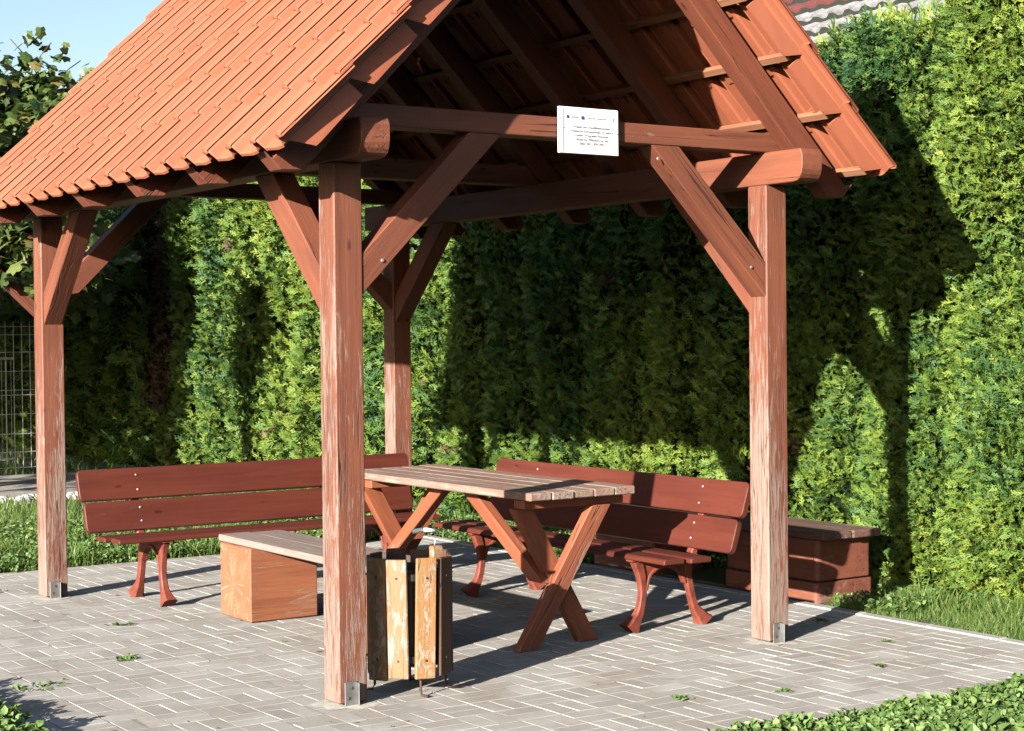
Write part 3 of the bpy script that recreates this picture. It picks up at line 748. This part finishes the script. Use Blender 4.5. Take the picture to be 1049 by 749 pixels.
def bench(label, loc, rz, length, ins):
    t = thing('park_bench', label, 'bench', loc, rz, 'red-brown benches in the gazebo')
    h = length/2
    for x in (-h+ins[0], h-ins[1]): leg_frame(t, x)
    for (y0, y1, e) in ((-.012, .125, 0), (.145, .285, .03)):
        prism('seat_board', [(y0, .392), (y1, .392), (y1, .420), (y0+.012, .422), (y0, .412)], 'x', -h+.06-e, h-.06+e, M_BOARD, t, .005, (1, 0, 0))
    # backrest boards: plane leaning back; rounded corners
    def back(zc0, zc1, trim):
        lean = (.545-.415)/(.80-.40)
        bm = bmesh.new(); pts = []; r_ = .028
        for (cx, cz, a0) in ((h-trim-r_, zc1-r_, 0), (-h+trim+r_, zc1-r_, 90), (-h+trim+r_, zc0+r_, 180), (h-trim-r_, zc0+r_, 270)):
            for k in range(4): a = math.radians(a0+k*30); pts.append((cx+r_*math.cos(a), cz+r_*math.sin(a)))
        f0 = [bm.verts.new((x, .395+(z-.40)*lean, z)) for x, z in pts]; f1 = [bm.verts.new((x, .395+(z-.40)*lean+.036, z-.012)) for x, z in pts]
        bm.faces.new(f0); bm.faces.new(f1[::-1]); n = len(pts)
        for k in range(n): bm.faces.new((f0[k], f1[k], f1[(k+1) % n], f0[(k+1) % n]))
        bmesh.ops.recalc_face_normals(bm, faces=bm.faces)
        bmesh.ops.bevel(bm, geom=[e for e in bm.edges if e.calc_face_angle(0) > 1.2], offset=.004, segments=1, affect='EDGES')
        o = bm_obj('backrest_board', bm, M_BOARD, t); set_gco(o.data, (1, 0, 0))
        for x in (-h+ins[0], h-ins[1]):
            for z in (zc0+.05, zc1-.045): cyl('bolt', (x+.008, .395+(z-.40)*lean-.002, z), .008, .006, 'y', M_BOLT, o, 8)
        return o
    back(.428, .604, .02); back(.616, .80, 0)
    return t
bench('red-brown park bench along the back of the gazebo, behind the low plank bench', (1.295, 3.065, 0), 0, 2.33, (.365, .42))
bench('red-brown park bench with a rounded backrest standing between table and hedge', (2.13, 1.54, 0), -math.pi/2, 2.42, (.46, .37))

# =================================================================== TABLE
tb = thing('picnic_table', 'weathered plank-top wooden table on crossed legs beneath the gazebo', 'table', (1.69, 1.5, 0))
tz = .805
x0 = -.335; bw = .67/5; yn, yf = -1.0, .98
for k in range(5):
    a = x0+k*bw
    e = random.uniform(-.006, .008)
    box('top_plank', a+.002, a+bw-.002, yn+e, yf+random.uniform(-.01, .01), tz-.040+random.uniform(-.001, .001), tz+random.uniform(-.001, .002), M_TOP, tb, .005, 'y')
def slant(name, xa, za, xb, zb, w, y0, y1, mat, cutz0, cutz1):
    """board from (xa,za) to (xb,zb), width w, ends cut horizontally"""
    dx, dz = xb-xa, zb-za; ln = math.hypot(dx, dz); hw = w/2*ln/abs(dz)
    return prism(name, [(xa-hw, za), (xa+hw, za), (xb+hw, zb), (xb-hw, zb)], 'y', y0, y1, mat, tb, .005, (dx, 0, dz))
for yc in (-.87, .70):
    slant('leg', -.305, .0, .165, .715, .105, yc-.055, yc, M_TLEG, 0, 0)
    slant('leg', .12, .0, -.285, .715, .105, yc+.003, yc+.058, M_TLEG, 0, 0)
    box('cross_batten', -.315, .315, yc-.045, yc+.05, .716, .764, M_TLEG, tb, .004, 'x')
def long_brace(y0, z0, y1, z1, x0, x1):
    dy, dz = y1-y0, z1-z0; ln = math.hypot(dy, dz); hw = .075/2*ln/abs(dz)
    prism('diagonal_brace', [(y0-hw, z0), (y0+hw, z0), (y1+hw, z1), (y1-hw, z1)], 'x', x0, x1, M_TLEG, tb, .004, (0, dy, dz))
long_brace(-.83, .33, -.17, .763, -.19, -.13); long_brace(.68, .33, .10, .763, -.19, -.13)

# =================================================================== LOW PLANK BENCH on timber blocks
lb = thing('plank_bench', 'low bench of a grey plank lying on square orange timber blocks', 'bench', (.83, 1.85, 0))
def block(y0, y1, nm='timber_block'):
    o = box(nm, -.205, .215, y0, y1, .004, .421, M_BLOCK, lb, .006, 'x'); return o
def endgrain():
    m, nt, b = newmat('end_grain'); q = N(nt); tc = q.n('ShaderNodeTexCoord')
    mp = q.n('ShaderNodeMapping'); q.l(tc.outputs['Object'], mp.inputs[0]); mp.inputs['Location'].default_value = (0, -.58, -.20)
    w = q.n('ShaderNodeTexWave', wave_type='RINGS', rings_direction='X'); w.inputs['Scale'].default_value = 14; w.inputs['Distortion'].default_value = 3; w.inputs['Detail'].default_value = 3; q.l(mp.outputs[0], w.inputs[0])
    sp = q.n('ShaderNodeSeparateXYZ'); q.l(mp.outputs[0], sp.inputs[0])
    ang = q.math('ARCTAN2', sp.outputs[2], sp.outputs[1])
    cv = q.n('ShaderNodeCombineXYZ'); q.l(q.math('MULTIPLY', ang, 3.2), cv.inputs[0])
    rad = q.n('ShaderNodeVectorMath', operation='LENGTH'); q.l(mp.outputs[0], rad.inputs[0])
    q.l(q.math('MULTIPLY', rad.outputs['Value'], 3), cv.inputs[1])
    cr = q.noise(cv.outputs[0], 2.4, 4, .7)
    crack = q.ramp(cr, [(.60, 0), (.63, 1), (.66, 0)])
    c = q.mix(w.outputs['Fac'], (.17, .056, .024), (.225, .080, .038)); n1 = q.noise(tc.outputs['Object'], 9, 5, .6)
    c = q.mix(q.ramp(n1, [(.45, 0), (.7, .5)]), c, (.26, .12, .065)); c = q.mix(crack, c, (.38, .27, .19))
    q.l(c, b.inputs['Base Color']); b.inputs['Roughness'].default_value = .7; q.bump(cr, .3, .004, b); return m
M_END = endgrain()
bk = block(.355, .755)
bk.data.materials.append(M_END)
for p in bk.data.polygons:
    if p.normal.x < -.9: p.material_index = 1
block(-1.02, -.68)
box('seat_plank', -.195, -.002, -1.08, .80, .4225, .461, M_PLANK, lb, .005, 'y')
box('seat_plank', .002, .20, -1.07, .79, .4225, .459, M_PLANK, lb, .005, 'y')

# =================================================================== DARK BOX BENCH by the hedge
db = thing('box_bench', 'low dark brown bench on painted boxes in the grass against the hedge', 'bench', (3.95, 1.85, 0))
def rbox(name, x0, x1, y0, y1, z0, z1, r_, mat):
    pts = []
    for (cx, cy, a0) in ((x1-r_, y1-r_, 0), (x0+r_, y1-r_, 90), (x0+r_, y0+r_, 180), (x1-r_, y0+r_, 270)):
        for k in range(4): a = math.radians(a0+k*30); pts.append((cx+r_*math.cos(a), cy+r_*math.sin(a)))
    return prism(name, pts, 'z', z0, z1, mat, db, .005, (0, 1, 0))
for (ya, yb) in ((-.93, -.10), (.65, 1.3)):
    rbox('plinth', -.24, .236, ya-.005, yb+.005, -.03, .095, .03, M_BOX)
    rbox('box_body', -.228, .224, ya, yb, .105, .352, .03, M_BOX)
    rbox('box_foot', -.20, .20, ya+.02, yb-.02, .09, .11, .02, M_BLACK)
prism('ledge', [(-.243, .232), (-.2285, .232), (-.2285, .246), (-.243, .240)], 'y', -.90, -.12, M_BOX, db, .002)
box('seat_plank', -.24, .0, -.99, 1.45, .354, .402, M_DPLANK, db, .006, 'y')
box('seat_plank', .004, .238, -1.0, 1.44, .354, .400, M_DPLANK, db, .006, 'y')

# =================================================================== BIN
bn = thing('litter_bin', 'round litter bin of peeling ochre and white wooden slats beside the front post', 'litter bin', (.435, .135, 0))
R0 = .172
def ring(name, z0, z1, r_, th, mat):
    V = []; F = []; n = 28
    for (q, z) in ((r_, z0), (r_, z1), (r_-th, z1), (r_-th, z0)):
        for k in range(n): a = 2*math.pi*k/n; V.append((q*math.cos(a), q*math.sin(a), z))
    for s in range(4):
        for k in range(n): F.append((s*n+k, s*n+(k+1) % n, ((s+1) % 4)*n+(k+1) % n, ((s+1) % 4)*n+k))
    return mesh_obj(name, V, F, mat, bn, False)
ring('hoop', .515, .545, R0-.006, .004, M_BLACK); ring('hoop', .15, .18, R0-.006, .004, M_BLACK)
ring('liner', .13, .56, R0-.030, .003, M_BLACK)
mesh_obj('liner_floor', [(.14*math.cos(k*.5236), .14*math.sin(k*.5236), .14) for k in range(12)], [tuple(range(12))], M_BLACK, bn)
mats = {0: M_SLAT_O, 1: M_SLAT_D, 2: M_SLAT_D, 9: M_SLAT_W, 8: M_SLAT_O, 7: M_SLAT_D}
for k in range(10):
    a = math.radians(-100+36*k); m = mats.get(k, M_SLAT_D)
    zb, zt = .085+random.uniform(-.006, .006), .615+random.uniform(-.008, .008)
    if k in (8,): zb -= .015
    o = prism('slat', [(R0, -.047), (R0+.020, -.047), (R0+.020, .047), (R0, .047)], 'z', zb, zt, m, bn, .004)
    Rm = Matrix.Rotation(a, 4, 'Z')@Matrix.Rotation(random.uniform(-.03, .03), 4, 'X')
    if k == 8: Rm = Rm@Matrix.Translation((R0, 0, 0))@Matrix.Rotation(.35, 4, 'Z')@Matrix.Translation((-R0, 0, 0))
    o.data.transform(Rm)
    for z in (.165, .53):
        b_ = cyl('nail', (R0+.021, 0, z), .006, .006, 'x', M_RUST, o, 6); b_.data.transform(Rm)
# wooden lug on the rim, wire with a pale grip, three bent feet
o = box('rim_lug', -.028, .028, -.018, .018, .575, .64, M_SLAT_O, bn, .005, 'x'); o.data.transform(Matrix.Translation((.155, .02, 0)))
tube('wire', [(.15, .03, .62), (.165, .045, .66), (.17, .05, .70)], .0025, M_GALV, bn, 6)
tube('grip', [(.06, .07, .705), (.11, .055, .712), (.165, .04, .705)], .011, plain('white_plastic', (1.4, 1.4, 1.36), .5), bn, 8)
for a in (-104, -30, 150, 60):
    a = math.radians(a); c, s = math.cos(a), math.sin(a); q = R0-.012
    pts = [(q*c, q*s, .17), (q*c, q*s, .03), ((q+.012)*c, (q+.012)*s, .010), ((q+.05)*c+.02, (q+.05)*s, .008)]
    tube('foot', pts, .006, M_RUST, bn, 6)

# =================================================================== VINE PERGOLA, FENCE, HOUSE
pg = thing('pergola', 'second red-brown timber frame under the leafy vine behind the gazebo', 'pergola', (1.72, 9.0, 0))
M_PG = M_BEAM
for (x, y) in ((0, 0), (0, 3.0), (-3.2, 3.0)):
    box('post', x, x+.13, y, y+.13, -.03, 2.5, M_PG, pg, .006, 'z')
for y in (0, 3.0):
    box('beam', -.9 if y == 0 else -3.6, .5, y+.002, y+.128, 2.50, 2.64, M_PG, pg, .005, 'x')
    prism('knee_brace', [(0, 1.80), (0, 1.93), (-.6, 2.5), (-.73, 2.5)], 'y', y+.01, y+.11, M_PG, pg, .004, (-1, 0, 1))
    prism('knee_brace', [(.13, 1.80), (.13, 1.93), (.50, 2.3), (.60, 2.27)], 'y', y+.01, y+.11, M_PG, pg, .004, (1, 0, 1))
for k in range(9):
    box('cross_rail', -3.5+k*.48, -3.42+k*.48, max(-.1, 1.9+.445*(-3.5+k*.48)), 3.5, 2.642, 2.74, M_PG, pg, .004, 'y')
def vine_leaf():
    # lobed leaf
    P = [(0, 0), (.28, -.06), (.42, .18), (.36, .34), (.50, .60), (.26, .66), (0, 1.0), (-.26, .66), (-.50, .60), (-.36, .34), (-.42, .18), (-.28, -.06)]
    V = [(x, y, -.25*abs(x)+.1*math.sin(y*3)) for x, y in P]+[(0, .4, .05)]
    c = 12; F = [(0, 1, 2, c), (2, 3, 4, c), (4, 5, 6, c), (6, 7, 8, c), (8, 9, 10, c), (10, 11, 0, c)]
    return np.array(V), np.array(F)
M_VINE = leafmat('vine_leaf', [(.03, .055, .014), (.05, .085, .02), (.075, .11, .026), (.12, .15, .04), (.19, .15, .05)], .45, .3, .45)
vt = thing('grape_vine', 'bushy broad-leaved vine climbing over the rear pergola, sprigs against the sky', 'vine', (1.72, 9.0, 0))
M_VST = plain('vine_wood', (.09, .06, .04), .9, 0, .3, 20, .5)
def vine():
    # clusters of leaves around shoots
    n = 820; c = np.stack([RNG.uniform(-6.3, 1.35, n), RNG.uniform(-1.2, 8.3, n), RNG.uniform(2.3, 4.3, n)], 1); c = c[c[:, 1] > 1.7+.445*c[:, 0]]  # unseen leaves added on the left, front slanted, to shape the hedge's shade
    c = c[(c[:, 2] < 3.95+.5*vnoise(c[:, :2], 61, 1.3)) ]
    # hanging fringe over front and right edge
    n2 = 60; e = np.stack([RNG.uniform(-2, 1.4, n2), RNG.uniform(1.9, 2.5, n2), RNG.uniform(2.2, 2.9, n2)], 1)
    n3 = 9; g = np.stack([RNG.uniform(1.2, 1.7, n3), RNG.uniform(2.4, 3.4, n3), RNG.uniform(2.1, 2.8, n3)], 1)
    e2 = np.stack([RNG.uniform(-.55, .12, 12), RNG.uniform(-.4, -.1, 12), RNG.uniform(2.32, 3.0, 12)], 1)
    e3 = np.stack([RNG.uniform(.2, 1.75, 46), RNG.uniform(2.3, 4.2, 46), RNG.uniform(3.3, 4.35, 46)], 1)
    C = np.concatenate([c, e, g, e2, e3]); P = []; 
    for q in C: P.append(q+RNG.normal(0, .17, (46, 3)))
    # long shoots poking up into the sky
    for _ in range(30):
        b0 = np.array([RNG.uniform(-.6, 1.7), RNG.uniform(2.2, 4), 4.1]); d = np.array([RNG.normal(0, .35), RNG.normal(0, .35), 1.]); L_ = RNG.uniform(.3, .85)
        pts = [b0+d*L_*t+np.array([.18*t*t*np.sign(d[0]), 0, -.12*t*t]) for t in np.linspace(0, 1, 5)]
        SH.append(pts)
        for t in np.linspace(.1, 1, 9): P.append((b0+d*L_*t)[None]+RNG.normal(0, .05, (2, 3)))
    P = np.concatenate(P); n = len(P)
    d = np.stack([RNG.normal(-.2, .7, n), RNG.normal(-.2, .7, n), RNG.normal(-.35, .45, n)], 1); up = np.stack([RNG.normal(-.3, .5, n), RNG.normal(-.3, .5, n), RNG.normal(.8, .4, n)], 1)
    V, F, R = scatter([vine_leaf()], P, frames(d, up), RNG.uniform(.07, .17, n), np.clip(RNG.random(n)**1.3, 0, 1))
    fast_mesh('leaves', V, F, M_VINE, vt, R)
SH = []
vine()
tube('trunk', [(.2, .2, 0), (.22, .2, .8), (.2, .2, 1.7), (.15, .22, 2.6), (.0, .5, 3.2), (-.5, .9, 3.6)], .04, M_VST, vt, 8, [.045, .04, .035, .03, .025, .015])
for pts in SH: tube('shoot', pts, .006, M_VST, vt, 5)

# ---- wire panel fence
fc = thing('wire_fence', 'pale welded wire mesh fence beyond the gravel path at the left', 'fence', (3.62, 14.0, 0))
def fence_panel(x0, x1, h):
    V = []; F = []
    def bar(a, b, r_):
        a, b = Vector(a), Vector(b); t = (b-a).normalized(); u = t.cross(Vector((0, 1, 0))).normalized()*r_; v = t.cross(u).normalized()*r_; k = len(V)
        for p in (a, b):
            for s in (u+v, u-v, -u-v, -u+v): V.append(p+s)
        for i in range(4): F.append((k+i, k+(i+1) % 4, k+4+(i+1) % 4, k+4+i))
    x = x0
    while x <= x1: bar((x, 0, .03), (x, 0, h), .0035); x += .10
    for z in (.05, .24, .46, .70, .93, .99, 1.22, 1.45, 1.66, 1.76):
        for dy in (-.007, .007): bar((x0, dy, z), (x1, dy, z), .0035)
    return mesh_obj('mesh_panel', V, F, M_WIRE, fc)
for k in range(4): fence_panel(-2.5*(k+1)+.06, -2.5*k-.02, 1.82)
for k in range(5): box('fence_post', -2.5*k-.02, -2.5*k+.04, -.02, .04, -.03, 1.9, M_WIRE, fc, .003, 'z')
# a second mesh leaf standing open behind
g2 = thing('wire_gate', 'narrow wire mesh gate leaf standing behind the panel fence', 'gate', (2.95, 14.9, 0))
V = []; F = []
for k in range(9):
    x = k*.06-.1; b = len(V); V += [(x-.0035, 0, .1), (x+.0035, 0, .1), (x+.0035, 0, 1.35), (x-.0035, 0, 1.35), (x, .006, .1), (x, .006, 1.35)]
    F += [(b, b+1, b+2, b+3), (b+1, b+4, b+5, b+2), (b+4, b, b+3, b+5)]
mesh_obj('mesh_panel', V, F, M_WIRE, g2); box('gate_frame', -.15, .42, -.01, .01, 1.35, 1.38, M_WIRE, g2, .002); box('gate_frame', -.15, .42, -.01, .01, .08, .11, M_WIRE, g2, .002)
# white cobbles along the near edge of the path
V = []; F = []; 
for k in range(420):
    x = -6+k*.0245; y = 10.28+random.uniform(-.13, .10); r_ = random.uniform(.035, .06); b = len(V)
    for j, zz in enumerate((-.02, .02, .045)):
        for i in range(6): a = i*math.pi/3+.3*k; q = r_*(1, .95, .5)[j]; V.append((x+q*math.cos(a), y+q*math.sin(a), zz*r_/.05))
    for j in range(2):
        for i in range(6): F.append((b+j*6+i, b+j*6+(i+1) % 6, b+j*6+6+(i+1) % 6, b+j*6+6+i))
    F.append(tuple(b+12+i for i in range(6)))
tag(mesh_obj('pebbles', V, F, plain('pebble', (.62, .60, .57), .8, 0, .25, 20)), 'row of whitish pebbles edging the far gravel path', 'pebbles', kind='stuff')

# ---- neighbour's house behind the hedge
hs = thing('house', "neighbour's house with a grey-white lower and dark red upper tiled roof above the hedge", 'house', (7.0, 5, 0))
M_WALL = plain('render_wall', (.55, .52, .46), .9, 0, .1, 3, .2)
M_SEAM = plain('painted_gap_shade', (.03, .035, .03), .95, 0, .3, 20, .4)  # near-black colour painting the shade under the lips of the roof courses
M_RTW = plain('pale_tile', (.30, .30, .31), .85, 0, .45, 14, .6); M_RTR = plain('maroon_tile', (.20, .055, .05), .6, 0, .2, 8, .2)
box('wall', .5, 8, -4, 9, -.03, 4.15, M_WALL, hs, .01, 'y')
def house_roof(name, mat, r0, r1):
    V = []; F = []; nY = 300; wv = .21
    for j in range(r0, r1):
        for (s, n_) in ((j*.34, .055), (j*.34+.0, 0.0), (j*.34+.36, .0)):
            pass
        b = len(V); 
        for (s, n_) in ((j*.34, -.02), (j*.34, .095), (j*.34+.36, .01)):
            for k in range(nY+1):
                y = -5+k*15/nY; h = n_+.020*math.sin(y*2*math.pi/wv)
                V.append((s*.84-h*.54, y, 4.02+s*.54+h*.84))
        for a in (0, 1):
            for k in range(nY): F.append((b+a*(nY+1)+k, b+a*(nY+1)+k+1, b+(a+1)*(nY+1)+k+1, b+(a+1)*(nY+1)+k))
    o = mesh_obj(name, V, F, mat, hs, False)
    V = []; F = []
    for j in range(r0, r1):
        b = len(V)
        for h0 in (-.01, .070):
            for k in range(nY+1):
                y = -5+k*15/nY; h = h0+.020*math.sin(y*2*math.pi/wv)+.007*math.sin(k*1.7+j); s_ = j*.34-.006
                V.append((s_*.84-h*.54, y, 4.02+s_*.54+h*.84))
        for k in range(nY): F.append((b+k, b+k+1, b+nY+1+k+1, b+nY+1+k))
    mesh_obj('gap_shade', V, F, M_SEAM, o, False)  # dark strips drawn as shadow lines between the courses
    return o
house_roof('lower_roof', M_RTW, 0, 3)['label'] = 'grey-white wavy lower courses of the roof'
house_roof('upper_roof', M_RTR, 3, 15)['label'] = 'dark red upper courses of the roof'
mesh_obj('rear_roof', [(4.3, -5, 6.75), (4.3, 10, 6.75), (9, 10, 3.8), (9, -5, 3.8)], [(0, 1, 2, 3)], M_RTR, hs)
# distant house whose dark roof shows between the vine shoots
dh = thing('distant_house', 'distant house roof, dark grey, just visible above the vine leaves', 'house', (3.5, 30, 0))
box('wall', -5, 5, 0, 8, -.03, 4.8, M_WALL, dh, .01)
M_DR = plain('slate_roof', (.10, .11, .14), .7, 0, .2, 3)
prism('roof', [(-.6, 4.75), (4, 6.3), (8.6, 4.75), (8.6, 4.6), (-.6, 4.6)], 'x', -5.4, 5.4, M_DR, dh, .01)
